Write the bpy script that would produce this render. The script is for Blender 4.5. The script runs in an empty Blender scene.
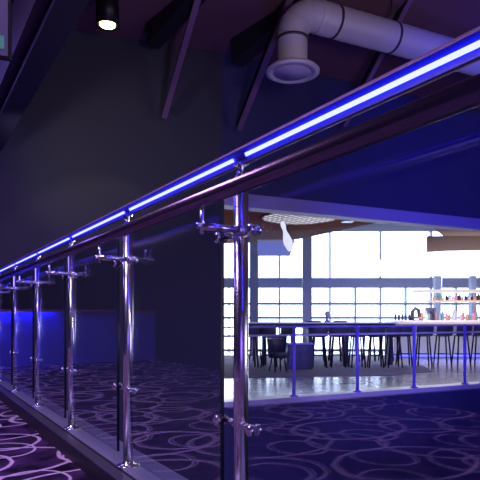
import bpy, math, random
from mathutils import Vector, Matrix
random.seed(7)
PI = math.pi
S = bpy.context.scene
COL = S.collection

# ------------------------------------------------------------------ camera
F = 560.0            # focal length in pixels of a 480 px frame
EYE = 0.725
cam_d = bpy.data.cameras.new('camera')
cam_d.sensor_width = 36; cam_d.lens = F/480*36
cam_d.shift_y = 77/480
cam_d.clip_start = 0.02; cam_d.clip_end = 200
cam = bpy.data.objects.new('camera', cam_d); COL.objects.link(cam)
cam.location = (0, 0, EYE); cam.rotation_euler = (PI/2, 0, 0)
S.camera = cam
S.view_settings.view_transform = 'Standard'; S.view_settings.look = 'None'
S.view_settings.gamma = 1; S.view_settings.use_curve_mapping = False
S.view_settings.exposure = 0.0

# ------------------------------------------------------------------ world
W = bpy.data.worlds.new('world'); S.world = W; W.use_nodes = True
W.node_tree.nodes['Background'].inputs[0].default_value = (0.30, 0.16, 0.75, 1)
W.node_tree.nodes['Background'].inputs[1].default_value = 0.10

TH = math.radians(31.0)
CT, ST = math.cos(TH), math.sin(TH)
def R(a, t, z=0.0):                       # corridor frame: a across the railing, t along it
    return Vector((a*CT - t*ST, a*ST + t*CT, z))

def area(name, loc, target, size, size_y, energy, color):
    l = bpy.data.lights.new(name, 'AREA'); l.shape = 'RECTANGLE'
    l.size = size; l.size_y = size_y; l.energy = energy; l.color = color
    o = bpy.data.objects.new(name, l); COL.objects.link(o); o.location = loc
    d = Vector(target) - Vector(loc); o.rotation_euler = d.to_track_quat('-Z', 'Y').to_euler()
    return o
def spot(name, loc, target, energy, color, angle, blend=0.8, rad=0.08):
    l = bpy.data.lights.new(name, 'SPOT'); l.energy = energy; l.color = color
    l.spot_size = math.radians(angle); l.spot_blend = blend; l.shadow_soft_size = rad
    o = bpy.data.objects.new(name, l); COL.objects.link(o); o.location = loc
    d = Vector(target) - Vector(loc); o.rotation_euler = d.to_track_quat('-Z', 'Y').to_euler()
    return o
# purple lamps over the carpeted walkway
area('walkway_lamp', R(-0.9, 2.2, 3.2), R(-0.5, 2.4, 0), 0.6, 1.6, 85, (0.70, 0.48, 1.0))
area('walkway_lamp_far', R(-0.9, 6.2, 3.2), R(-0.5, 6.2, 0), 0.6, 1.6, 40, (0.30, 0.20, 1.0))
# blue wash on the void's walls and ceiling, then added fills without fixtures
spot('void_wash', (1.6, 0.3, 2.3), (5.2, 9.8, 2.2), 3200, (0.035, 0.03, 1.0), 56, 1.0, 0.3)
area('blue_back_fill', (-0.2, -3.6, 1.1), (0.4, 3.0, 0.7), 5.0, 1.8, 75, (0.26, 0.13, 1.0))  # added blue light behind the camera for the chrome posts to reflect
area('side_post_fill', (5.6, 1.0, 0.9), (0.0, 2.2, 0.6), 3.6, 2.0, 80, (0.74, 0.66, 1.0))  # added lilac fill for the right side of the posts
area('fascia_wash', R(1.7, 2.2, -1.2), (3.0, 8.8, -0.9), 0.5, 2.0, 100, (0.11, 0.07, 1.0))
spot('rail_wash', (2.6, 0.4, 1.7), (2.2, 9.0, 0.1), 1300, (0.36, 0.26, 1.0), 23, 0.6, 0.1)  # added fill aimed at the far guard rail
area('duct_wash', (1.1, 1.2, 1.6), (1.9, 6.2, 4.0), 0.5, 0.5, 46, (1.0, 0.78, 0.86))
# soft wash on the tall grey wall
spot('wall_wash', (-2.3, 4.6, 2.1), (-1.75, 7.3, 2.75), 62, (1.0, 0.92, 0.95), 56, 1.0)
# bar room: canopy lamp, then two added fills
area('bar_canopy_lamp', (5.6, 15.6, 0.725+(317-267)/560*14.6-.02), (5.6, 15.6, 0), 2.5, 1.6, 150, (1.0, 0.90, 0.84))
spot('dining_fill', (2.6, 9.7, 2.7), (2.4, 13.6, 0.3), 260, (0.86, 0.84, 1.0), 95, 1.0, 0.08)  # added to brighten the table front, kept out of sight behind the header
spot('soffit_fill', (1.9, 11.4, 0.3), (1.7, 11.0, 3), 40, (1.0, 0.74, 0.62), 120, 1.0, 0.05)  # added uplight for the soffit and timber disc, no fixture there

# ------------------------------------------------------------------ materials
def mat(name, col, rough=0.6, metal=0.0, spec=0.5, noise=0.0, nscale=20, coat=0.0):
    m = bpy.data.materials.new(name); m.use_nodes = True
    nt = m.node_tree; b = nt.nodes['Principled BSDF']
    b.inputs['Roughness'].default_value = rough
    b.inputs['Metallic'].default_value = metal
    b.inputs['Specular IOR Level'].default_value = spec
    b.inputs['Coat Weight'].default_value = coat
    if noise > 0:
        tc = nt.nodes.new('ShaderNodeTexCoord'); n = nt.nodes.new('ShaderNodeTexNoise')
        n.inputs['Scale'].default_value = nscale; n.inputs['Detail'].default_value = 4
        mx = nt.nodes.new('ShaderNodeMix'); mx.data_type = 'RGBA'
        mx.inputs[6].default_value = tuple(c*(1-noise) for c in col)+(1,)
        mx.inputs[7].default_value = tuple(min(1, c*(1+noise)) for c in col)+(1,)
        nt.links.new(tc.outputs['Object'], n.inputs['Vector'])
        nt.links.new(n.outputs['Fac'], mx.inputs[0]); nt.links.new(mx.outputs[2], b.inputs['Base Color'])
    else:
        b.inputs['Base Color'].default_value = tuple(col)+(1,)
    return m
def emis(name, col, strength):
    m = bpy.data.materials.new(name); m.use_nodes = True
    b = m.node_tree.nodes['Principled BSDF']
    b.inputs['Base Color'].default_value = (0.02, 0.02, 0.02, 1)
    b.inputs['Emission Color'].default_value = tuple(col)+(1,)
    b.inputs['Emission Strength'].default_value = strength
    return m
def glassmat(name, tint, f0=0.05, fmax=0.95):
    m = bpy.data.materials.new(name); m.use_nodes = True
    nt = m.node_tree; nt.nodes.clear()
    out = nt.nodes.new('ShaderNodeOutputMaterial'); mix = nt.nodes.new('ShaderNodeMixShader')
    tr = nt.nodes.new('ShaderNodeBsdfTransparent'); gl = nt.nodes.new('ShaderNodeBsdfGlossy')
    tr.inputs[0].default_value = tuple(tint)+(1,)
    gl.inputs['Color'].default_value = (1, 1, 1, 1); gl.inputs['Roughness'].default_value = 0.0
    lw = nt.nodes.new('ShaderNodeLayerWeight'); lw.inputs['Blend'].default_value = 0.5
    pw = nt.nodes.new('ShaderNodeMath'); pw.operation = 'POWER'; pw.inputs[1].default_value = 5
    ma = nt.nodes.new('ShaderNodeMath'); ma.operation = 'MULTIPLY_ADD'
    ma.inputs[1].default_value = fmax-f0; ma.inputs[2].default_value = f0
    nt.links.new(lw.outputs['Facing'], pw.inputs[0]); nt.links.new(pw.outputs[0], ma.inputs[0])
    nt.links.new(ma.outputs[0], mix.inputs[0]); nt.links.new(tr.outputs[0], mix.inputs[1])
    nt.links.new(gl.outputs[0], mix.inputs[2]); nt.links.new(mix.outputs[0], out.inputs[0])
    return m

def carpet_material():
    m = bpy.data.materials.new('ring_carpet'); m.use_nodes = True
    nt = m.node_tree; N = nt.nodes.new; L = nt.links.new
    b = nt.nodes['Principled BSDF']; b.inputs['Roughness'].default_value = 0.95
    b.inputs['Specular IOR Level'].default_value = 0.1
    tc = N('ShaderNodeTexCoord')
    wob = N('ShaderNodeTexNoise'); wob.inputs['Scale'].default_value = 3.0
    L(tc.outputs['Object'], wob.inputs['Vector'])
    sub = N('ShaderNodeVectorMath'); sub.operation = 'SUBTRACT'; sub.inputs[1].default_value = (.5, .5, .5)
    L(wob.outputs['Color'], sub.inputs[0])
    sc = N('ShaderNodeVectorMath'); sc.operation = 'SCALE'; sc.inputs['Scale'].default_value = 0.06
    L(sub.outputs[0], sc.inputs[0])
    add = N('ShaderNodeVectorMath'); add.operation = 'ADD'
    L(tc.outputs['Object'], add.inputs[0]); L(sc.outputs[0], add.inputs[1])
    total = None
    # (cells per metre, rotation, x stretch, offset, ring radius in cell units, line half width)
    for (s, rot, st, off, r, w) in ((1.45, .3, 1.0, (0, 0), .335, .011), (1.15, 1.2, .72, (.37, .61), .33, .009),
                                    (1.8, .8, 1.15, (.7, .3), .31, .012),
                                    (.95, 2.7, .85, (.1, .45), .345, .007)):
        mp = N('ShaderNodeMapping'); mp.vector_type = 'POINT'
        mp.inputs['Location'].default_value = (off[0], off[1], 0)
        mp.inputs['Rotation'].default_value = (0, 0, rot)
        mp.inputs['Scale'].default_value = (s*st, s, 1)
        L(add.outputs[0], mp.inputs[0])
        v = N('ShaderNodeTexVoronoi'); v.voronoi_dimensions = '2D'; v.inputs['Scale'].default_value = 1
        v.inputs['Randomness'].default_value = 0.30
        L(mp.outputs[0], v.inputs['Vector'])
        d = N('ShaderNodeMath'); d.operation = 'SUBTRACT'; d.inputs[1].default_value = r
        L(v.outputs['Distance'], d.inputs[0])
        ab = N('ShaderNodeMath'); ab.operation = 'ABSOLUTE'; L(d.outputs[0], ab.inputs[0])
        mr = N('ShaderNodeMapRange'); mr.interpolation_type = 'SMOOTHSTEP'
        mr.inputs['From Min'].default_value = w*1.9; mr.inputs['From Max'].default_value = w*0.7
        L(ab.outputs[0], mr.inputs['Value'])
        if total is None: total = mr.outputs[0]
        else:
            mx = N('ShaderNodeMath'); mx.operation = 'MAXIMUM'; L(total, mx.inputs[0]); L(mr.outputs[0], mx.inputs[1])
            total = mx.outputs[0]
    fn = N('ShaderNodeTexNoise'); fn.inputs['Scale'].default_value = 60; fn.inputs['Detail'].default_value = 5
    L(tc.outputs['Object'], fn.inputs['Vector'])
    bn = N('ShaderNodeTexNoise'); bn.inputs['Scale'].default_value = 7; bn.inputs['Detail'].default_value = 6
    L(tc.outputs['Object'], bn.inputs['Vector'])
    cr = N('ShaderNodeValToRGB')
    cr.color_ramp.elements[0].position = .38; cr.color_ramp.elements[0].color = (0.010, 0.006, 0.016, 1)
    cr.color_ramp.elements[1].position = .68; cr.color_ramp.elements[1].color = (0.10, 0.04, 0.13, 1)
    L(bn.outputs['Fac'], cr.inputs[0])
    mm = N('ShaderNodeMath'); mm.operation = 'MULTIPLY_ADD'; mm.inputs[1].default_value = 0.9; mm.inputs[2].default_value = .45
    L(fn.outputs['Fac'], mm.inputs[0])
    ml = N('ShaderNodeMath'); ml.operation = 'MULTIPLY'; ml.use_clamp = True
    L(total, ml.inputs[0]); L(mm.outputs[0], ml.inputs[1])
    mix = N('ShaderNodeMix'); mix.data_type = 'RGBA'
    L(ml.outputs[0], mix.inputs[0]); L(cr.outputs[0], mix.inputs[6]); mix.inputs[7].default_value = (0.86, 0.66, 0.78, 1)
    L(mix.outputs[2], b.inputs['Base Color'])
    return m

def tile_material():
    m = bpy.data.materials.new('polished_floor'); m.use_nodes = True
    nt = m.node_tree; b = nt.nodes['Principled BSDF']
    b.inputs['Roughness'].default_value = 0.22; b.inputs['Specular IOR Level'].default_value = 0.8
    tc = nt.nodes.new('ShaderNodeTexCoord'); br = nt.nodes.new('ShaderNodeTexBrick')
    br.offset = 0.5; br.inputs['Scale'].default_value = 1
    br.inputs['Color1'].default_value = (.30, .27, .31, 1); br.inputs['Color2'].default_value = (.24, .22, .26, 1)
    br.inputs['Mortar'].default_value = (.12, .11, .14, 1); br.inputs['Mortar Size'].default_value = .006
    br.inputs['Brick Width'].default_value = 1.2; br.inputs['Row Height'].default_value = .3
    nt.links.new(tc.outputs['Object'], br.inputs['Vector']); nt.links.new(br.outputs['Color'], b.inputs['Base Color'])
    return m

def duct_material():
    m = bpy.data.materials.new('spiral_duct_metal'); m.use_nodes = True
    nt = m.node_tree; b = nt.nodes['Principled BSDF']
    b.inputs['Base Color'].default_value = (.52, .50, .56, 1); b.inputs['Roughness'].default_value = .55
    b.inputs['Metallic'].default_value = .25
    return m

M = dict(
    chrome=mat('polished_chrome', (.86, .84, .90), .23, 1.0),
    satin=mat('satin_handrail_steel', (.26, .18, .28), .25, .92),
    channel=mat('light_rail_metal', (.24, .15, .28), .62, .5),
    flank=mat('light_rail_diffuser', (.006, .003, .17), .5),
    led=emis('light_strip', (.020, .022, 1.0), 42.0),
    glass=glassmat('railing_glass', (.88, .91, .98), .062),
    wglass=glassmat('window_glass', (.97, .98, 1.0), .04, .6),
    gedge=mat('glass_edge', (.006, .01, .03), .25),
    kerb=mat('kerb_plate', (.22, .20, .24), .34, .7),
    kerbtop=mat('kerb_top_plate', (.30, .30, .46), .42, .25),  # blue cast of the LED put into the base colour
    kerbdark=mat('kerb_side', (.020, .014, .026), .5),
    groove=mat('kerb_groove', (.018, .026, .018), .5),
    carpet=carpet_material(),
    greywall=mat('grey_wall', (.040, .040, .058), .75, noise=.10, nscale=1.5),
    navywall=mat('navy_wall', (.030, .032, .115), .6, noise=.12, nscale=2),
    header=mat('header_trim', (.40, .34, .55), .5),
    darkwall=mat('walkway_wall', (.012, .014, .022), .8),
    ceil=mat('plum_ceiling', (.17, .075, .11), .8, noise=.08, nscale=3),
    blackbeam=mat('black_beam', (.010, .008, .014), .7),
    navybeam=mat('navy_beam', (.022, .018, .050), .6),
    plumbeam=mat('plum_beam', (.050, .028, .060), .6),
    brace=mat('plum_brace', (.16, .085, .17), .5),
    duct=duct_material(), band=mat('duct_band', (.05, .04, .06), .5, .4),
    diff=mat('diffuser_face', (.34, .30, .46), .6),
    black=mat('black_metal', (.012, .011, .014), .4, .5),
    lampface=emis('downlight_lens', (1.0, .82, .42), 6.0),
    tile=tile_material(), rug=mat('dark_rug', (.16, .14, .22), .95, noise=.35, nscale=14),
    lip=mat('floor_lip', (.55, .50, .62), .4),
    frame=mat('window_frame_metal', (.24, .27, .40), .5, .2),  # window haze and glare put into the lightened frame colour
    column=mat('blue_grey_column', (.22, .26, .38), .5),
    soffit=mat('beige_soffit', (.24, .16, .14), 1.0, 0, 0.0),
    wood=mat('brown_timber', (.26, .11, .07), 1.0, 0, 0.0, noise=.2, nscale=4),
    mesh_light=emis('recessed_light', (1, .90, .90), 1.0),
    white=mat('white_paint', (.85, .85, .88), .45),
    cream=mat('cream_ceiling', (.70, .68, .68), .7),
    sky=emis('daylight_sky', (.80, .87, 1.0), 8.0),
    railblue=mat('lit_rail_tint', (.26, .18, .85), .4, .1),  # blue light on the rail put into its violet base colour
    stool=mat('dark_stool_shell', (.045, .048, .075), .5),
    leg=mat('stool_leg_metal', (.010, .010, .016), .35, .6),
    tabletop=mat('pale_table_top', (.78, .78, .84), .15),
    tabledark=mat('dark_table_base', (.025, .028, .055), .5),
    cabinet=mat('dark_blue_cabinet', (.030, .030, .10), .35),
    barfront=mat('bar_front_panel', (.50, .50, .60), .4),
    barglow=emis('bar_canopy_light', (1.0, .97, .92), 2.6),
    tierglow=emis('upper_tier_light', (1.0, .86, .74), .95),
    warmglow=emis('bar_shelf_light', (1.0, .58, .34), 1.3),
    blueglow=emis('blue_light_line', (.10, .10, 1.0), 5.0),
    counterglow=emis('blue_counter_light', (.02, .02, 1.0), 110.0),
    redline=mat('red_brown_counter_edge', (.22, .07, .08), .5),
    counter=mat('blue_glow_counter_panel', (.10, .10, .60), .7),  # blue glow on the panel also put into its base colour
    pin=emis('emissive_white_pin', (.90, .86, 1.0), 1.25),  # emission sets the pin's pale lilac tone
    board=emis('backlit_board_glow', (.22, .26, .80), .75),  # emission stands in for window light coming through the board
    screen=emis('dim_purple_screen', (.07, .03, .30), .28),
    teal=emis('teal_screen_patch', (.05, .35, .40), .35),
)
BOT = [mat('bottle_dark', (.03, .03, .07), .15), mat('bottle_amber', (.70, .36, .18), .15),
       mat('bottle_red', (.75, .28, .30), .15), mat('bottle_clear', (.72, .74, .85), .12),
       mat('bottle_green', (.25, .42, .40), .15)]  # glare put into the paled amber, red and clear colours

# ------------------------------------------------------------------ mesh helpers
class MB:
    def __init__(s): s.v = []; s.f = []; s.sm = []
    def add(s, vs, fs, smooth=False):
        n = len(s.v); s.v += [tuple(v) for v in vs]
        for f in fs: s.f.append(tuple(i+n for i in f)); s.sm.append(smooth)
        return s
    def box(s, x0, x1, y0, y1, z0, z1, M4=None):
        vs = [Vector((x, y, z)) for x in (x0, x1) for y in (y0, y1) for z in (z0, z1)]
        if M4 is not None: vs = [M4 @ v for v in vs]
        return s.add(vs, [(0,1,3,2),(4,6,7,5),(0,4,5,1),(2,3,7,6),(0,2,6,4),(1,5,7,3)])
    def tube(s, pts, r, n=16, closed=False, caps=True):
        pts = [Vector(p) for p in pts]; m = len(pts)
        rs = r if isinstance(r, (list, tuple)) else [r]*m
        vs = []; ref = None
        for i, p in enumerate(pts):
            if closed: d = pts[(i+1) % m] - pts[i-1]
            else: d = pts[min(i+1, m-1)] - pts[max(i-1, 0)]
            d.normalize()
            if ref is None:
                ref = Vector((0, 0, 1)) if abs(d.z) < .9 else Vector((1, 0, 0))
            u = (ref - d*ref.dot(d)).normalized(); w = d.cross(u); ref = u
            for k in range(n):
                a = 2*PI*k/n; vs.append(p + (u*math.cos(a) + w*math.sin(a))*rs[i])
        fs = []
        for i in range(m if closed else m-1):
            j = (i+1) % m
            for k in range(n):
                k2 = (k+1) % n; fs.append((i*n+k, i*n+k2, j*n+k2, j*n+k))
        s.add(vs, fs, True)
        if caps and not closed:
            base = len(s.v) - m*n
            s.f.append(tuple(base+k for k in reversed(range(n)))); s.sm.append(False)
            s.f.append(tuple(base+(m-1)*n+k for k in range(n))); s.sm.append(False)
        return s
    def lathe(s, prof, c=(0, 0, 0), n=24, M4=None):       # prof: (radius, z)
        vs = []; c = Vector(c)
        for (r, z) in prof:
            for k in range(n):
                a = 2*PI*k/n; v = Vector((r*math.cos(a), r*math.sin(a), z))
                vs.append((M4 @ v if M4 is not None else v) + c)
        fs = []
        for i in range(len(prof)-1):
            for k in range(n):
                k2 = (k+1) % n; fs.append((i*n+k, i*n+k2, (i+1)*n+k2, (i+1)*n+k))
        return s.add(vs, fs, True)
    def prism(s, poly, z0, z1):
        n = len(poly)
        vs = [(x, y, z0) for x, y in poly] + [(x, y, z1) for x, y in poly]
        fs = [tuple(reversed(range(n))), tuple(range(n, 2*n))]
        fs += [(i, (i+1) % n, n+(i+1) % n, n+i) for i in range(n)]
        return s.add(vs, fs)
    def extr(s, prof, y0, y1, smooth=False):              # closed profile in x,z extruded along y
        n = len(prof)
        vs = [(x, y0, z) for x, z in prof] + [(x, y1, z) for x, z in prof]
        s.add(vs, [(i, (i+1) % n, n+(i+1) % n, n+i) for i in range(n)], smooth)
        b = len(s.v)-2*n
        s.f += [tuple(b+i for i in range(n)), tuple(b+n+i for i in reversed(range(n)))]; s.sm += [False, False]
        return s

def obj(name, mb, material, parent=None, loc=(0, 0, 0), rotz=0.0, bevel=0.0):
    me = bpy.data.meshes.new(name); me.from_pydata(mb.v, [], mb.f); me.update()
    me.polygons.foreach_set('use_smooth', mb.sm)
    me.materials.append(material)
    o = bpy.data.objects.new(name, me); COL.objects.link(o)
    o.location = loc; o.rotation_euler = (0, 0, rotz)
    if parent: o.parent = parent
    if bevel > 0:
        b = o.modifiers.new('bevel', 'BEVEL'); b.width = bevel; b.segments = 2; b.limit_method = 'ANGLE'
    return o
def tag(o, label, cat, group=None):
    o['label'] = label; o['category'] = cat
    if group: o['group'] = group
    return o
def thing(name, label, cat, loc=(0, 0, 0), rotz=0.0, group=None):
    o = bpy.data.objects.new(name, None); COL.objects.link(o); o.empty_display_size = .1
    o.location = loc; o.rotation_euler = (0, 0, rotz)
    return tag(o, label, cat, group)
def struct(name, mb, material, loc=(0, 0, 0), rotz=0.0, bevel=0.0):
    o = obj(name, mb, material, None, loc, rotz, bevel); o['kind'] = 'structure'; return o
def kids(o): return [c for c in COL.objects if c.parent == o]
def dup(o, loc, rotz, label=None, group=None):
    r = o.copy(); COL.objects.link(r); r.location = loc; r.rotation_euler = (0, 0, rotz)
    if label: r['label'] = label
    if group: r['group'] = group
    for ch in kids(o):
        c = ch.copy(); COL.objects.link(c); c.parent = r
        for g in kids(ch):
            d = g.copy(); COL.objects.link(d); d.parent = c
    return r
def X(px, depth): return (px-240)/F*depth                 # where a sight line stands at a depth
def Z(py, depth): return EYE + (317-py)/F*depth

# ------------------------------------------------------------------ walkway shell
CEIL = EYE+3.73
struct('floor', MB().box(-3.2, .74, -4, 13.0, -.12, 0), M['carpet'], rotz=TH)
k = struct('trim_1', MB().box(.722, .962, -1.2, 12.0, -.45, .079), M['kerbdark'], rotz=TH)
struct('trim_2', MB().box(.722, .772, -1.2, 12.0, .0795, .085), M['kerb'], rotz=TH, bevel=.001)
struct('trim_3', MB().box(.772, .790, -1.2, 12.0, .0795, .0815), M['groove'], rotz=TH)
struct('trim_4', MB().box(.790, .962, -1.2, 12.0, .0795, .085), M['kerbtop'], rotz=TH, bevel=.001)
struct('wall_near', MB().box(-2.25, -2.1, -4, 13.0, 0, CEIL), M['darkwall'], rotz=TH)
struct('wall_end', MB().box(-2.1, .98, 12.0, 12.15, 0, CEIL), M['darkwall'], rotz=TH)

GX, GY = .948, .319
SX, SY = X(222, 7.9), 7.9                                  # the opening's left corner
# tall grey wall across the void, from the opening's corner towards the walkway's far end
g_ang = math.atan2(GY, GX)
struct('wall_left', MB().box(-2.92, 0, 0, .2, -4, CEIL), M['greywall'], (SX, SY, 0), g_ang)
struct('wall_far_left', MB().box(.985, 1.12, 7.56, 13.0, -4, CEIL), M['darkwall'], rotz=TH)
# facade with the wide opening into the bar room
EX, EY = .900, .435
e_ang = math.atan2(EY, EX)
LEN = 11.0
PZ = EYE-1.2                                               # bar room floor level
struct('wall_front', MB().box(0, LEN, 0, .2, Z(195, 8.02), CEIL), M['navywall'], (SX, SY, 0), e_ang)
struct('trim_5', MB().box(0, LEN, -.03, .22, EYE+1.575, Z(195, 8.02)+.02), M['header'], (SX, SY, 0), e_ang)
struct('wall_below', MB().box(0, LEN, 0.02, .2, -4, PZ-.07), M['navywall'], (SX, SY, 0), e_ang)
struct('trim_6', MB().box(0, LEN, -.05, .22, PZ-.07, PZ+.002), M['lip'], (SX, SY, 0), e_ang)
fe = (SX+EX*LEN, SY+EY*LEN)
struct('floor_bar', MB().prism([(SX-.9, SY+.25), (SX+.1, SY+.05), fe, (12.0, 20.2), (-1.6, 20.2), (-1.6, 9.0)], PZ-.10, PZ), M['tile'])
struct('floor_rug', MB().prism([(X(246, 11.2)-.6, 10.95), (X(385, 12.0), 11.5), (X(428, 12.6), 12.3), (X(405, 17.5), 17.4), (-1.0, 17.4)], PZ, PZ+.012), M['rug'])
struct('floor_void', MB().box(-12, 12, -4, 13, -4.1, -4.0), M['darkwall'])
struct('ceiling', MB().box(-14, 13, -5, 20.4, CEIL, CEIL+.1), M['ceil'])
struct('wall_bar_left', MB().box(-1.75, -1.6, 8.0, 20.4, PZ, CEIL), M['navywall'])
struct('wall_bar_right', MB().box(11.0, 11.15, 12.5, 20.4, PZ, CEIL), M['wood'])
struct('ceiling_bar', MB().prism([(SX-.6, SY+.35), fe, (11, 20.2), (-1.6, 20.2), (-1.6, 8.6)], EYE+3.3, EYE+3.4), M['cream'])

# curved soffit hanging under the bar room ceiling
rear = [(-1.6, 16.9), (X(262, 16.6), 16.6), (X(300, 15.8), 15.8), (X(330, 14.6), 14.6), (X(362, 13.5), 13.5),
        (X(395, 12.6), 12.7), (X(428, 13.2), 13.2), (X(445, 15.5), 15.5), (X(460, 18.0), 18.0), (11, 18.2)]
struct('ceiling_soffit', MB().prism([(SX-.6, SY+.35), (fe[0]-.4, fe[1]+.3), (11, 13.4)] + rear[::-1] + [(-1.6, 8.6)], EYE+2.2, EYE+2.55), M['soffit'])
ring = [(X(285, 12.2)+2.0*math.cos(a), 11.9+2.0*math.sin(a)) for a in [i*2*PI/48 for i in range(48)]]
struct('ceiling_ring', MB().prism(ring, EYE+2.14, EYE+2.21), M['wood'])

# window wall
WY = 20.0
wf = MB()
for (py0, py1) in ((278, 288), (302.6, 305), (316.6, 319), (349, 351)):
    wf.box(-1.6, 11.0, WY-.12, WY+.1, Z(py1, WY), Z(py0, WY))
wf.box(-1.6, 11.0, WY-.12, WY+.1, EYE+3.05, EYE+3.3)
p = 229
while p < 560:
    wf.box(X(p, WY)-.026, X(p, WY)+.026, WY-.1, WY+.1, PZ, EYE+(3.3 if int(p/25.2) % 2 else 1.2)); p += 25.2
w = struct('window_1', wf, M['frame'])
pane = obj('window_pane', MB().box(-1.6, 11.0, WY+.0, WY+.012, PZ, EYE+3.3), M['wglass'], w)
struct('sky_backdrop', MB().box(-14, 24, 27.0, 27.05, -6, 14), M['sky'])

def column(px, d, wpx, z0, z1, label):
    c = tag(obj('column', MB().box(-wpx/F*d/2, wpx/F*d/2, -.13, .13, z0-PZ, z1-PZ), M['column'], None, (X(px, d), d, PZ), 0, .01), label, 'column')
    return c
column(254, 19.0, 8.5, PZ, EYE+2.6, 'slim blue grey column between the pin sign and the left edge of the opening')
column(307, 18.0, 9.0, PZ, EYE+2.6, 'wide blue grey column rising behind the long high table')
column(437, 18.6, 5.5, PZ, EYE+2.2, 'pale blue column behind the left half of the bar shelves')
column(472.5, 18.6, 5, PZ, EYE+2.2, 'pale blue column behind the bar shelves at the right edge')

# ------------------------------------------------------------------ walkway beams and the void's ceiling
tag(obj('ceiling_beam', MB().box(.78, .96, -3, 6.9, 1.9, CEIL-EYE-.002), M['navybeam'], None, (0, 0, EYE), TH), 'wide dark navy beam crossing the top left corner', 'beam')
tag(obj('ceiling_beam', MB().box(.70, .775, -3, 6.9, 1.96, 2.35), M['plumbeam'], None, (0, 0, EYE), TH), 'dim plum beam left of the wide navy beam in the top left corner', 'beam')
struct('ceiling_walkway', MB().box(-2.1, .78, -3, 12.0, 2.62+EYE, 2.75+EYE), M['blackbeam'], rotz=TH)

def rafter(px, depth, wpx, dz, run_, label):
    """dark joist that runs parallel to the walkway, its far end seen at px, py"""
    ang = math.atan2(445, 560)
    wdt = wpx/F*depth
    o = obj('roof_joist', MB().add([(x_, y_, z_) for x_ in (0, wdt) for y_, z_ in ((0, -dz), (0, -.002), (-run_, -.002), (-run_, -dz*.3))],
            [(0, 1, 2, 3), (7, 6, 5, 4), (0, 4, 5, 1), (3, 2, 6, 7), (1, 5, 6, 2), (0, 3, 7, 4)]), M['blackbeam'], None, (X(px, depth), depth, CEIL), ang)
    return tag(o, label, 'joist')
rafter(146, 7.1, 15, .28, 1.25, 'black joist whose blunt end hangs left of the middle brace')
rafter(231, 7.5, 15, .33, 1.35, 'black joist ending just left of the round duct grille')

def brace(p0, p1, w, label):
    a, b = Vector(p0), Vector(p1)
    mb = MB(); d = (b-a).normalized(); side = Vector((1, 0, 0)); side = (side - d*side.dot(d)).normalized(); up = d.cross(side)
    def bar(s0, s1, u0, u1, m):
        vs = [q + side*s + up*u - a for q in (a, b) for s in (s0, s1) for u in (u0, u1)]
        m.add(vs, [(0,1,3,2),(4,6,7,5),(0,4,5,1),(2,3,7,6),(0,2,6,4),(1,5,7,3)])
    t = thing('roof_brace', label, 'brace', a)
    bar(-w/2, w/2, -.012, .012, mb); obj('flange', mb, M['brace'], t)
    m2 = MB(); bar(-w*.12-w*.4, -w*.4+w*.12, .012, .15, m2); obj('web', m2, M['blackbeam'], t)
    return t
def P(px, py, d): return (X(px, d), d, Z(py, d))
brace(P(164, 118, 7.42), P(203, -18, 6.2), .070, 'plum diagonal brace between the downlight and the duct')
brace(P(239, 130, 7.75), P(297, -18, 6.2), .075, 'plum diagonal brace passing just left of the round duct grille')
brace(P(345, 126, 8.2), P(413, -5, 6.5), .055, 'faint plum diagonal brace behind the round duct')

# ------------------------------------------------------------------ duct
dd = 6.0
t = thing('round_air_duct', 'large grey spiral duct with a round ceiling grille', 'duct', P(293, 73, dd))
base = Vector(t.location)
r = 15.3/F*dd
zr = Z(10, dd)
cx = X(292.5, dd)
run = Vector((EX, EY, 0))
start = Vector((cx, dd, Z(40, dd)))
pts = []
bendr = .30
c0 = Vector((cx, dd, zr-bendr))
for i in range(11):
    a = PI/2*i/10
    pts.append(c0 + run*(bendr*(1-math.cos(a))) + Vector((0, 0, bendr*math.sin(a))))
mb = MB()
mb.tube([p_-base for p_ in pts], r, 32, caps=False)
# seams on the elbow gores
el = obj('elbow', mb, M['duct'], t)
gm = MB()
for i in (0, 3, 7, 10):
    d = (pts[min(i+1, 10)]-pts[max(i-1, 0)]).normalized()
    gm.tube([pts[i]-d*.006-base, pts[i]+d*.006-base], r*1.02, 32)
obj('gore_seam', gm, M['duct'], el)
vm = MB().tube([Vector((cx, dd, Z(66, dd)))-base, c0-base], r*.97, 32, caps=False)
obj('drop_pipe', vm, M['duct'], t)
obj('collar', MB().tube([Vector((cx, dd, Z(41, dd)))-base, Vector((cx, dd, Z(39, dd)))-base], r*1.08, 32), M['band'], t)
end = pts[-1] + run*5.0
# spiral run: slight ribs
rp, rr = [], []
n = 110
for i in range(n+1):
    rp.append(pts[-1].lerp(end, i/n)-base); rr.append(r*1.05*(1.0 if i % 3 else 1.018))
obj('spiral_run', MB().tube(rp, rr, 32), M['duct'], t)
for s_, kk in ((.24, 0), (1.06, 1), (2.6, 2)):
    q = pts[-1]+run*s_
    bnd = obj('hanger_band', MB().tube([q-run*.014-base, q+run*.014-base], r*1.10, 32), M['band'], t)
    obj('hanger_rod', MB().tube([q+Vector((0, 0, r))-base, Vector((q.x, q.y, CEIL))-base], .008, 8), M['band'], bnd)
fr = 27.0/F*dd
zf = Z(73, dd)-base.z
off = Vector((cx, dd, 0))-Vector((base.x, base.y, 0))
obj('grille_ring', MB().lathe([(r*.98, .10), (r*1.0, .07), (fr*.90, .045), (fr, .02), (fr*.99, .0), (fr*.80, -.012), (fr*.74, .012), (fr*.66, .02)], (off.x, off.y, zf), 48), M['duct'], t)
obj('grille_face', MB().lathe([(fr*.68, .016), (fr*.66, -.004), (0.0001, -.010)], (off.x, off.y, zf), 48), M['diff'], t)

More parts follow.
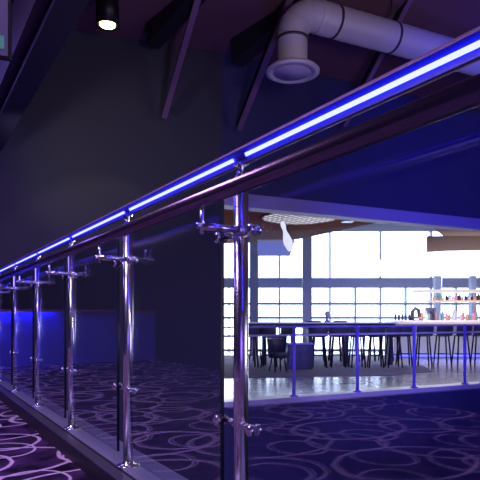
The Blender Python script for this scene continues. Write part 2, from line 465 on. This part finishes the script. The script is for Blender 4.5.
# ------------------------------------------------------------------ downlight
dl = 6.3
t = thing('ceiling_downlight', 'black cylinder downlight glowing warm, hanging near the top left', 'lamp', P(107.5, 26, dl))
rl = 11.2/F*dl
obj('housing', MB().lathe([(0.001, CEIL-t.location.z), (rl, CEIL-t.location.z), (rl, 0), (rl*.90, 0), (rl*.86, .03), (.001, .03)], n=32), M['black'], t)
obj('lens', MB().lathe([(rl*.70, .03), (rl*.68, .004), (.001, .001)], n=32), M['lampface'], t)
l = bpy.data.lights.new('downlight_beam', 'SPOT'); l.energy = 25; l.color = (1, .8, .55); l.spot_size = 1.4; l.shadow_soft_size = .05
lo = bpy.data.objects.new('downlight_beam', l); COL.objects.link(lo); lo.location = (t.location.x, t.location.y, t.location.z-.03)

# dim screen at the very top left
t = thing('hanging_screen', 'dim purple blue screen cut by the top left corner of the frame', 'screen', (X(-7, 2.6), 2.6, Z(58, 2.6)), math.radians(18))
obj('bezel', MB().box(-.30, .08, -.015, .015, 0, .36), M['black'], t, bevel=.004)
sc_ = obj('display', MB().box(-.29, .066, -.019, -.015, .01, .35), M['screen'], t)
obj('teal_patch', MB().box(.02, .050, -.021, -.019, .04, .10), M['teal'], sc_)
obj('hanger', MB().tube([(-.1, 0, .36), (-.1, 0, 3.3+EYE-.7-t.location.z)], .012, 10), M['black'], t)

# ------------------------------------------------------------------ glass railing
A0 = .827; T1 = 1.371; DT = .939
ZK = .085
Zled = EYE+.458; Zarm = EYE+.249-ZK; Zup = EYE+.236-ZK; Zlow = EYE-.306-ZK
AH = .702; ZH = EYE+.323
def cyl(mb, p0, p1, r, n=14): mb.tube([p0, p1], r, n)
def make_post():
    t = thing('railing_post', '', 'railing post', R(A0, T1, ZK), TH)
    m = MB().tube([(0, 0, .004), (0, 0, 1.118-ZK)], .0215, 28); obj('tube', m, M['chrome'], t)
    obj('base_flange', MB().lathe([(.001, .0), (.050, .0), (.050, .005), (.044, .008), (.026, .010), (.0235, .020), (.0217, .022)], n=32), M['chrome'], t)
    obj('top_cap', MB().lathe([(.0218, 1.110-ZK), (.0225, 1.118-ZK), (.018, 1.126-ZK), (.009, 1.130-ZK)], n=24), M['chrome'], t)
    m = MB(); z0 = 1.126-ZK; z1 = Zled-.024-ZK
    m.tube([(0, 0, z0), (0, -.002, z0+.010), (0, -.002, z1-.006), (0, 0, z1)], [.010, .006, .006, .012], 12)
    m.box(-.014, .014, -.018, .018, z1-.002, z1+.003)
    st = obj('saddle_bracket', m, M['chrome'], t)
    obj('screw', MB().tube([(-.006, 0, z0+.012), (-.014, 0, z0+.012)], .006, 10), M['chrome'], st)
    # handrail arm towards the walkway, with the thin upright rod
    L = A0-AH
    m = MB().tube([(-.018, 0, Zarm), (-L-.002, 0, Zarm)], .0105, 16)
    m.tube([(-L-.002, 0, Zarm), (-L-.006, 0, Zarm), (-L-.012, 0, Zarm), (-L-.018, 0, Zarm)], [.006, .006, .010, .008], 14)
    arm = obj('handrail_arm', m, M['chrome'], t)
    obj('upright_rod', MB().tube([(-L, 0, Zarm-.022), (-L, 0, ZH-.018-ZK)], .006, 12), M['chrome'], arm)
    m = MB().lathe([(.0235, -.010), (.0245, -.006), (.0245, .006), (.0235, .010)], (0, 0, Zarm), 24)
    obj('arm_collar', m, M['chrome'], t)
    for (zz, dy) in ((Zup, 1), (Zup, -1), (Zlow, 1), (Zlow, -1)):
        m = MB().tube([(-.006, dy*.018, zz), (-.006, dy*.072, zz)], .0085, 16)
        m.tube([(-.006, dy*.024, zz), (-.006, dy*.030, zz)], .0125, 16)
        ax = Matrix.Rotation(PI/2, 4, 'Y')
        c = obj('glass_clamp', m, M['chrome'], t)
        # round clamp discs on both faces of the pane
        h = MB().tube([(-.036, dy*.092, zz), (-.033, dy*.092, zz), (-.0235, dy*.092, zz)], [.011, .0155, .0155], 18)
        h.tube([(-.0105, dy*.092, zz), (.0, dy*.092, zz), (.003, dy*.092, zz)], [.0155, .0155, .011], 18)
        h.tube([(-.003, dy*.070, zz), (-.003, dy*.082, zz)], .0085, 12)
        obj('clamp_disc', h, M['chrome'], c)
    return t
proto = make_post()
where = {-1: 'at the near end behind the right edge', 0: 'standing between the camera and the right edge',
 1: 'closest in view, standing before the bright opening', 2: 'second from the closest, round base in view',
 3: 'third from the closest along the kerb', 4: 'fourth from the closest along the kerb',
 5: 'fifth from the closest, near the left edge', 6: 'sixth from the closest, cut by the left edge'}
NP = range(0, 8)
for n in NP:
    tt = T1+(n-1)*DT
    if n < 7: lab = 'chrome glass railing post, ' + where[n]
    else: lab = 'chrome glass railing post beyond the left edge of the frame, ' + ('seventh of the row' if n == 7 else 'last of the row')
    if n == 1: proto['label'] = lab; proto['group'] = 'chrome posts of the glass railing'; continue
    dup(proto, R(A0, tt, ZK), TH, lab, 'chrome posts of the glass railing')
AG = .810
def make_panel(tc):
    h0, h1 = .134, 1.072
    hw = DT/2-.078
    t = thing('glass_panel', '', 'glass panel', R(AG, tc, h0), TH)
    obj('pane', MB().box(-.006, .006, -hw+.002, hw, 0, h1-h0), M['glass'], t)
    obj('polished_edge', MB().box(-.0062, .0062, -hw, -hw+.002, 0, h1-h0), M['gedge'], t)
    return t
pp = make_panel(T1-DT/2)
ords = ['nearest clear pane, in front of the bar room', 'large pane between the closest and second chrome posts', 'pane between the second and third chrome posts',
        'pane between the third and fourth chrome posts', 'pane between the fourth and fifth chrome posts', 'pane between the fifth and sixth chrome posts',
        'pane beyond the sixth chrome post']
for i, s_ in enumerate(ords):
    tc = T1-DT/2+i*DT
    lab = 'clear glass railing panel, ' + s_
    if i == 0: pp['label'] = lab; pp['group'] = 'glass panels of the walkway railing'
    else: dup(pp, R(AG, tc, .134), TH, lab, 'glass panels of the walkway railing')

t = thing('handrail', 'round dark steel handrail running below the lit blue tube', 'handrail', R(AH, T1, ZH), TH)
obj('rail_tube', MB().tube([(0, -2.4, 0), (0, 6.2, 0)], .021, 32), M['satin'], t)
obj('end_cap', MB().lathe([(.022, 0), (.022, .01), (.014, .018), (.001, .02)], (0, 6.2, 0), 24, Matrix.Rotation(-PI/2, 4, 'X')), M['satin'], t)
# lit tube: round metal rail with a trough that faces the walkway
t = thing('light_rail', 'blue lit tube with a glowing strip along the top of the glass railing', 'light rail', R(A0, T1, Zled), TH)
al = PI + math.radians(29)
ro = .0255
u = Vector((math.cos(al), 0, math.sin(al))); v = Vector((-math.sin(al), 0, math.cos(al)))
ha = math.radians(50)
prof = []
for i in range(33):
    a = al + ha + (2*PI-2*ha)*i/32
    prof.append((ro*math.cos(a), ro*math.sin(a)))
wv = .0056; dp = .004
q1 = v*wv*-1+u*dp; q2 = v*wv+u*dp
prof += [(q1.x, q1.z), (q2.x, q2.z)]
obj('channel', MB().extr(prof, -2.4, 6.2), M['channel'], t)
# trough flanks
rim1 = Vector((math.cos(al-ha), 0, math.sin(al-ha)))*ro*.985; rim2 = Vector((math.cos(al+ha), 0, math.sin(al+ha)))*ro*.985
fm = MB()
for rim, q in ((rim1, -v*wv+u*(dp+.0008)), (rim2, v*wv+u*(dp+.0008))):
    q = Vector(q); nrm = (rim-q).cross(Vector((0, 1, 0))).normalized()
    if nrm.dot(u) < 0: nrm = -nrm
    a_, b_ = q+nrm*.0004, rim+nrm*.0004; c_, d_ = rim+nrm*.0012, q+nrm*.0012
    fm.extr([(a_.x, a_.z), (b_.x, b_.z), (c_.x, c_.z), (d_.x, d_.z)], -2.4, 6.2)
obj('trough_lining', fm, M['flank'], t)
for n in range(-1, 7):
    y0 = (n-1)*DT+.034; y1 = n*DT-.034
    if n == 6: y1 = 6.1
    if y0 < -2.4: y0 = -2.4+.01
    a_, b_ = -v*wv*.95+u*(dp+.001), v*wv*.95+u*(dp+.001); c_, d_ = b_+u*.0025, a_+u*.0025
    obj('light_strip', MB().extr([(a_.x, a_.z), (b_.x, b_.z), (c_.x, c_.z), (d_.x, d_.z)], y0, y1), M['led'], t)

# low counter across the far end of the walkway, mirrored in the glass
t = thing('low_counter', 'dark low counter lit blue under its brown edge, mirrored in glass at the left', 'counter', R(-.55, 8.9, 0), TH)
obj('front_panel', MB().box(-1.5, 1.24, 0, .3, 0, EYE+.10), M['counter'], t)
obj('top', MB().box(-1.5, 1.24, -.10, .32, EYE+.10, EYE+.115), M['redline'], t)
obj('front_lip', MB().box(-1.5, 1.24, -.10, -.09, EYE+.075, EYE+.10), M['redline'], t)
obj('under_light', MB().box(.2, 1.2, -.05, -.02, EYE+.088, EYE+.099), M['counterglow'], t)

# ------------------------------------------------------------------ guard rail of the bar room
def FR(s, o=0.0, z=0.0): return Vector((SX+EX*s-EY*o, SY+EY*s+EX*o, z))
def s_at(px, o=.07):                                       # distance along the facade met by a sight line
    k_ = (px-240)/F
    return (k_*(SY+EX*o)-(SX-EY*o))/(EX-k_*EY)
HR = .98
ss = [s_at(p_) for p_ in (293, 355.5, 412.5, 463.5)]
dS = (ss[3]-ss[0])/3
def guard_post():
    t = thing('guard_post', '', 'guard rail post', FR(ss[0], .04, PZ), e_ang)
    obj('tube', MB().tube([(0, 0, 0), (0, 0, HR+.05)], .026, 16), M['railblue'], t)
    obj('base_flange', MB().lathe([(.001, 0), (.065, 0), (.065, .012), (.03, .03)], n=20), M['railblue'], t)
    obj('cap', MB().lathe([(.03, HR+.045), (.036, HR+.06), (.026, HR+.085), (.001, HR+.092)], n=16), M['railblue'], t)
    return t
gp = guard_post()
gl = {0: 'first from the left, left of the dark cabinet', 1: 'second from the left, before the stools', 2: 'third from the left, before the table end', 3: 'rightmost, before the bar stools',
      -1: 'hidden by the closest chrome post', 4: 'beyond the right edge'}
for n in (0, 1, 2, 3, 4):
    lab = 'violet guard rail post across the void, ' + gl[n]
    if n == 0: gp['label'] = lab; gp['group'] = 'guard rail posts of the bar room'
    else: dup(gp, FR(ss[0]+dS*n, .04, PZ), e_ang, lab, 'guard rail posts of the bar room')
t = thing('guard_rail', 'violet guard rail bars along the edge of the bar room floor', 'guard rail', FR(0, .105, PZ), e_ang)
obj('top_bar', MB().box(.02, 8.5, -.02, .02, HR+.058, HR+.080), M['railblue'], t, bevel=.004)
obj('lower_bar', MB().tube([(.02, 0, HR-.055), (8.5, 0, HR-.055)], .017, 12), M['lip'], t)
for n in range(-1, 4):
    a_ = max(ss[0]+dS*n+.05, .05); b_ = ss[0]+dS*(n+1)-.05
    labs = {-1: 'left of the first violet post', 0: 'between the first and second violet posts', 1: 'between the second and third violet posts', 2: 'between the third and fourth violet posts', 3: 'right of the last violet post'}
    tag(obj('guard_glass', MB().box(0, b_-a_, -.005, .005, 0, HR-.16), M['wglass'], None, FR(a_, .07, PZ+.06), e_ang), 'clear low glass guard pane ' + labs[n], 'glass panel', 'glass panes of the far guard rail')

# ------------------------------------------------------------------ bar stools
def make_stool():
    t = thing('bar_stool', '', 'bar stool', (0, 0, PZ))
    # seat shell: curved bucket
    nx, ny = 9, 8; vs = []
    for j in range(ny):
        vv = j/(ny-1)
        for i in range(nx):
            uu = i/(nx-1)*2-1
            if vv < .5:
                y = -.19+.38*(vv/.5); z = .76-.02*math.sin(vv/.5*PI); w_ = .175+.02*math.sin(vv/.5*PI)
                z += .02*uu*uu
            else:
                k_ = (vv-.5)/.5; y = .19+.05*k_; z = .76+.24*k_; w_ = .185+.015*k_-.015*k_*k_; 
                y -= .06*uu*uu
            vs.append((w_*uu, y, z))
    fs = [(j*nx+i, j*nx+i+1, (j+1)*nx+i+1, (j+1)*nx+i) for j in range(ny-1) for i in range(nx-1)]
    o = obj('seat_shell', MB().add(vs, fs, True), M['stool'], t)
    so = o.modifiers.new('thick', 'SOLIDIFY'); so.thickness = .022
    for sx in (-1, 1):
        for sy in (-1, 1):
            obj('leg', MB().tube([(sx*.11, sy*.10, .74), (sx*.165, sy*.165, 0)], .019, 10), M['leg'], t)
    k_ = 1-.30/.74
    q = [(sx*(.11+.055*k_), sy*(.10+.065*k_), .30) for sx, sy in ((-1, -1), (1, -1), (1, 1), (-1, 1))]
    obj('footrest', MB().tube(q, .009, 8, closed=True), M['leg'], t)
    return t
st = make_stool(); first = [True]
def stool(px, d, rz, lab, group):
    loc = (X(px, d), d, PZ)
    if first[0]:
        first[0] = False; st.location = loc; st.rotation_euler = (0, 0, rz); st['label'] = lab; st['group'] = group
    else: dup(st, loc, rz, lab, group)
near = [(319, 13.2, 'beside the dark cabinet'), (338, 13.3, 'left of the second violet guard post'), (357, 13.2, 'behind the second violet guard post'),
        (375.5, 13.2, 'right of the second violet guard post'), (393.5, 13.3, 'near the right end of the table')]
NG = 'stools along the near side of the long table'
for i, (px, d, w_) in enumerate(near):
    stool(px, d, PI+random.uniform(-.1, .1), 'dark stool, near side of the long high table, ' + w_, NG)
fw = ['left of the cabinet\'s right edge', 'second from the cabinet', 'middle one right of the cabinet', 'second from the table\'s right end', 'closest to the table\'s right end']
for i, px in enumerate((318, 335, 352, 369, 386)):
    stool(px, 15.1+.1*(i % 2), random.uniform(-.3, .3), 'dark stool, far side of the long table, ' + fw[i], 'stools along the far side of the long table')
stool(250, 13.2, PI+.2, 'dark stool at the left end of the table beside the closest chrome post', NG)
stool(269, 13.3, PI-.2, 'dark stool between the closest chrome post and first violet guard post', NG)
stool(257, 15.2, .3, 'dark stool behind the left end of the long table', 'stools along the far side of the long table')
bl = ['leftmost at the bar, beside the end of the long table', 'second from left at the bar, right of the third violet guard post', 'third from left at the bar', 'fourth from left at the bar, behind the rightmost violet guard post', 'at the bar and the right edge of the photo']
for i, px in enumerate((404, 423.5, 442.5, 461, 479.5)):
    stool(px, 13.7, PI+random.uniform(-.12, .12), 'dark bar stool, ' + bl[i], 'stools along the bar')

stool(287, 15.3, -.2, 'dark stool behind the round backed armchair, far side of the long table', 'stools along the far side of the long table')
# ------------------------------------------------------------------ long high table
x0, x1 = X(243, 14.1), X(394, 14.1)
t = thing('high_table', 'long high table with a pale top reaching across the bright windows', 'table', ((x0+x1)/2, 14.1, PZ))
hw = (x1-x0)/2
obj('table_top', MB().box(-hw, hw, -.38, .38, 1.04, 1.075), M['tabletop'], t, bevel=.005)
obj('apron', MB().box(-hw+.05, hw-.05, -.30, .30, .93, 1.04), M['tabledark'], t)
for f_ in (-.72, -.12, .35, .93):
    obj('leg', MB().box(f_*hw-.05, f_*hw+.05, -.22, .22, 0, .93), M['tabledark'], t)
cxx = X(299, 12.9)
t = thing('cabinet', 'dark blue cabinet standing under the long table behind the guard rail', 'cabinet', (cxx, 12.9, PZ+.012))
obj('body', MB().box(-.29, .29, -.2, .2, 0, .56), M['cabinet'], t, bevel=.01)
obj('top', MB().box(-.31, .31, -.22, .22, .56, .59), M['railblue'], t)
obj('door', MB().box(-.26, -.01, -.212, -.2, .05, .52), M['cabinet'], t, bevel=.004)
obj('door', MB().box(.01, .26, -.212, -.2, .05, .52), M['cabinet'], t, bevel=.004)
t = thing('chair', 'dark round backed armchair left of the dark cabinet', 'chair', (X(278, 12.2), 12.2, PZ+.012), .4)
obj('seat', MB().lathe([(.001, .42), (.2, .42), (.22, .38), (.2, .3), (.001, .3)], n=20), M['tabledark'], t)
bk = MB(); vs = []; fs = []
for i in range(13):
    a = PI*.05+PI*.9*i/12
    for rr_, zz in ((.22, .35), (.25, .78), (.22, .78), (.19, .35)): vs.append((rr_*math.cos(a), rr_*math.sin(a), zz))
for i in range(12):
    for k_ in range(4): fs.append((i*4+k_, i*4+(k_+1) % 4, (i+1)*4+(k_+1) % 4, (i+1)*4+k_))
fs += [(0, 1, 2, 3), (51, 50, 49, 48)]
obj('backrest', MB().add(vs, fs, True), M['tabledark'], t)
for a in (PI/4, 3*PI/4, 5*PI/4, 7*PI/4):
    obj('leg', MB().tube([(.14*math.cos(a), .14*math.sin(a), .3), (.2*math.cos(a), .2*math.sin(a), 0)], .015, 8), M['leg'], t)

# things on the long table
TZ = PZ+1.075
def bottle_mb(r_=.035, h=.28):
    return MB().lathe([(.001, 0), (r_, 0), (r_, h*.55), (r_*.75, h*.66), (r_*.34, h*.74), (r_*.32, h*.93), (r_*.42, h*.94), (r_*.42, h), (.001, h)], n=14)
b0 = None
for i in range(5):
    loc = (X(394+i*3.6, 14.0), 14.0, TZ)
    if loc[0] > x1-.06: loc = (x1-.05-.0*i, 14.0, TZ)
    lab = ['first from the left', 'second from the left', 'third from the left', 'fourth from the left', 'rightmost'][i]
    loc = (X(395.5, 16.25)+i*.10, 16.25, PZ+1.10)
    if b0 is None:
        b0 = tag(obj('bottle', bottle_mb(.036, .25), BOT[0], None, loc), 'dark bottle at the left end of the bar counter, '+lab, 'bottle', 'row of dark bottles on the bar counter')
    else:
        c = b0.copy(); COL.objects.link(c); c.location = loc; c['label'] = 'dark bottle at the left end of the bar counter, '+lab
t = thing('table_figurine', 'small grey ornament standing on the long high table near the column', 'ornament', (X(327, 14.1), 14.1, TZ))
obj('base', MB().lathe([(.001, 0), (.07, 0), (.06, .03), (.03, .06), (.04, .14), (.001, .15)], n=16), M['column'], t)
obj('head', MB().lathe([(.001, .13), (.05, .14), (.085, .19), (.07, .25), (.001, .28)], (.02, 0, 0), 16), M['barfront'], t)
for px, lab in ((314, 'left of the grey ornament'), (340, 'right of the grey ornament')):
    tag(obj('serving_tray', MB().lathe([(.001, 0), (.16, 0), (.21, .025), (.20, .03), (.15, .012), (.001, .012)], n=24), M['stool'], None, (X(px, 14.1), 14.1, TZ)), 'low dark serving tray on the long table, '+lab, 'tray')

# ------------------------------------------------------------------ bar
bx0 = X(392, 16.2); bx1 = 10.2
t = thing('bar_counter', 'long pale bar counter with a warm edge behind the row of stools', 'bar counter', (bx0, 16.2, PZ))
Lb = bx1-bx0
obj('front_panel', MB().box(.05, Lb, 0, .5, 0, 1.04), M['barfront'], t)
obj('counter_top', MB().box(0, Lb, -.18, .6, 1.04, 1.10), M['white'], t, bevel=.006)
obj('warm_edge', MB().box(0, Lb, -.17, -.12, 1.005, 1.038), M['warmglow'], t)
obj('kick_light', MB().box(.05, Lb, -.03, -.005, .06, .10), M['blueglow'], t)
# two tier overhead shelf
t = thing('bar_shelf', 'two tier lit bottle shelf hanging above the bar counter', 'shelf', (X(412, 16.3), 16.3, PZ+1.9))
zt = Z(290, 16.3)-(PZ+1.9); zl = Z(300.5, 16.3)-(PZ+1.9)
Ls = 10.0-X(412, 16.3)
def curved(zz, th, inset, d0, d1):
    poly = []
    for i in range(9):
        a = PI/2*i/8; poly.append((inset+.5-.5*math.sin(a), -.2+d0+.5-.5*math.cos(a) if False else d0+.45*(1-math.cos(a))))
    poly = [(Ls, d0), (inset+.6, d0), (inset+.2, d0+.08), (inset, d0+.25), (inset+.1, d1), (Ls, d1)]
    return MB().prism(poly, zz-th, zz)
obj('upper_tier', curved(zt, .07, 0, -.30, .35), M['tierglow'], t)
obj('lower_tier', curved(zl, .045, .38, -.25, .30), M['warmglow'], t)
for xx in (.9, 2.2, 3.5):
    obj('hanger_rod', MB().tube([(xx, .1, zl), (xx, .1, Z(267, 14.6)-PZ-1.905)], .014, 8), M['frame'], t)
struct('trim_7', MB().box(X(436, 14.6), 10.6, 15.2, 15.35, Z(267, 14.6)+.42, EYE+2.2), M['soffit'])
# bar canopy ring
cpy = MB()
poly = [(X(392, 15.6), 16.6), (X(400, 15.4), 15.6), (X(418, 15.0), 15.0), (X(445, 14.7), 14.6), (X(490, 14.5), 14.4), (10.5, 14.4), (10.5, 17.8), (X(392, 15.6), 17.8)]
tag(obj('bar_canopy', MB().prism(poly, 0, .42), M['barglow'], None, (0, 0, Z(267, 14.6))), 'glowing white curved canopy above the bar', 'canopy')

protos = []
def put_bottle(k_, h, loc, lab, group, m):
    key = (k_, m)
    for kk, o in protos:
        if kk == key:
            c = o.copy(); COL.objects.link(c); c.location = loc; c['label'] = lab; c['group'] = group; return
    o = tag(obj('bottle', bottle_mb(.034+.008*(k_ % 3), h), BOT[m], None, loc), lab, 'bottle', group); protos.append((key, o))
colname = ['dark', 'amber', 'red', 'clear', 'green']
base_sh = Vector((X(412, 16.3), 16.3, PZ+1.9))
for i in range(34):
    k_ = i % 3; m = random.choice([0, 1, 0, 2, 3, 4, 0])
    put_bottle(k_+3, .15+.03*k_, (base_sh.x+.62+i*.092, 16.25, base_sh.z+zl), '%s bottle on the lower tier of the bar shelf' % colname[m], '%s bottles on the lower tier of the bar shelf' % colname[m], m)
for i in range(30):
    k_ = (i*2) % 3; m = random.choice([1, 2, 3, 3, 1, 2, 0, 4])
    put_bottle(k_, .24+.04*k_, (X(418, 16.4)+.06+i*.10, 16.45+.06*(i % 2), PZ+1.10), '%s bottle on the bar counter' % colname[m], '%s bottles on the bar counter' % colname[m], m)
# back counter equipment: two dark beer taps / machines at the left end of the bar
t = thing('beer_tap_tower', 'dark arched drinks tap at the left end of the bar counter', 'tap', (X(414, 16.2)+.05, 16.25, PZ+1.10))
obj('tower', MB().tube([(-.08, 0, 0), (-.08, 0, .26), (0, 0, .36), (.10, 0, .30), (.12, 0, .10)], .055, 12), M['stool'], t)
obj('base', MB().box(-.16, .18, -.1, .1, 0, .025), M['stool'], t)
t = thing('coffee_machine', 'dark drinks machine beside the tap on the bar counter', 'machine', (X(437, 16.2), 16.75, PZ+1.10))
obj('body', MB().box(-.16, .16, -.04, .05, 0, .38), M['column'], t, bevel=.02)
obj('spout', MB().tube([(0, -.04, .26), (0, -.10, .24), (0, -.10, .17)], .02, 10), M['black'], t)

# ------------------------------------------------------------------ ceiling pieces of the bar room
t = thing('round_ceiling_light', 'wide round ceiling light with a lattice cover above the pin sign', 'ceiling light', (X(300, 12.0), 12.0, EYE+2.12))
obj('lens', MB().lathe([(.001, 0), (.80, 0), (.80, .02), (.001, .02)], n=40), M['mesh_light'], t)
lat = MB()
for i in range(-5, 6):
    c_ = i*.15; hl = math.sqrt(max(.0, .8*.8-c_*c_))
    for sg in (1, -1):
        d = Vector((1, sg*1.0, 0)).normalized(); nn = Vector((-d.y, d.x, 0))
        a_ = nn*c_-d*hl; b_ = nn*c_+d*hl
        if hl > .05: lat.tube([a_+Vector((0, 0, -.004)), b_+Vector((0, 0, -.004))], .006, 6)
obj('lattice', lat, M['soffit'], t)
obj('rim', MB().lathe([(.80, -.004), (.86, -.004), (.86, .02), (.80, .02), (.80, -.004)], n=40), M['soffit'], t)
t = thing('projector', 'small dark projector hanging under the curved soffit', 'projector', (X(348, 12.2), 12.2, Z(222, 12.2)))
obj('body', MB().box(-.12, .12, -.14, .14, 0, .11), M['cabinet'], t, bevel=.012)
obj('lens', MB().tube([(-.04, -.14, .055), (-.04, -.165, .055)], .03, 14), M['black'], t)
obj('mount', MB().tube([(0, 0, .11), (0, 0, EYE+2.2-t.location.z)], .018, 8), M['black'], t)

# hanging board and bowling pin
t = thing('hanging_board', 'pale blue slanted board hanging behind the white bowling pin', 'board', (X(275, 13.5), 13.5, Z(256, 13.5)))
w1 = 17.5/F*13.5; hb = 15/F*13.5
vs = [(-w1, y, 0) for y in (-.02, .02)] + [(w1*.85, y, 0) for y in (-.02, .02)] + [(w1*1.12, y, hb) for y in (-.02, .02)] + [(-w1, y, hb) for y in (-.02, .02)]
obj('panel', MB().add(vs, [(0, 2, 4, 6), (1, 7, 5, 3), (0, 1, 3, 2), (2, 3, 5, 4), (4, 5, 7, 6), (6, 7, 1, 0)]), M['board'], t)
obj('top_strip', MB().box(-w1, w1*1.12, -.03, .03, hb, hb+.03), M['white'], t)
for xx in (-w1*.8, w1*.8):
    obj('hanger_wire', MB().tube([(xx, 0, hb), (xx, 0, EYE+2.2-t.location.z)], .006, 6), M['frame'], t)
ph = 31/F*11.5
pinp = [(.001, 0), (.066, 0), (.10, .06), (.155, .24), (.16, .32), (.13, .46), (.075, .62), (.062, .70), (.085, .82), (.088, .88), (.06, .97), (.001, 1.0)]
Mx = Matrix.Rotation(math.radians(-16), 4, 'Y') @ Matrix.Scale(ph, 4)
t = thing('bowling_pin_sign', 'white tilted bowling pin sign hanging before the pale blue board', 'sign', (X(290.5, 11.5), 11.5, Z(251, 11.5)))
obj('pin_body', MB().lathe([(r_*.92, z_) for r_, z_ in pinp], n=24, M4=Mx), M['pin'], t)
tp = Mx @ Vector((0, 0, 1))
obj('hanger_wire', MB().tube([tp, (tp.x, tp.y, EYE+2.2-t.location.z)], .004, 6), M['frame'], t)
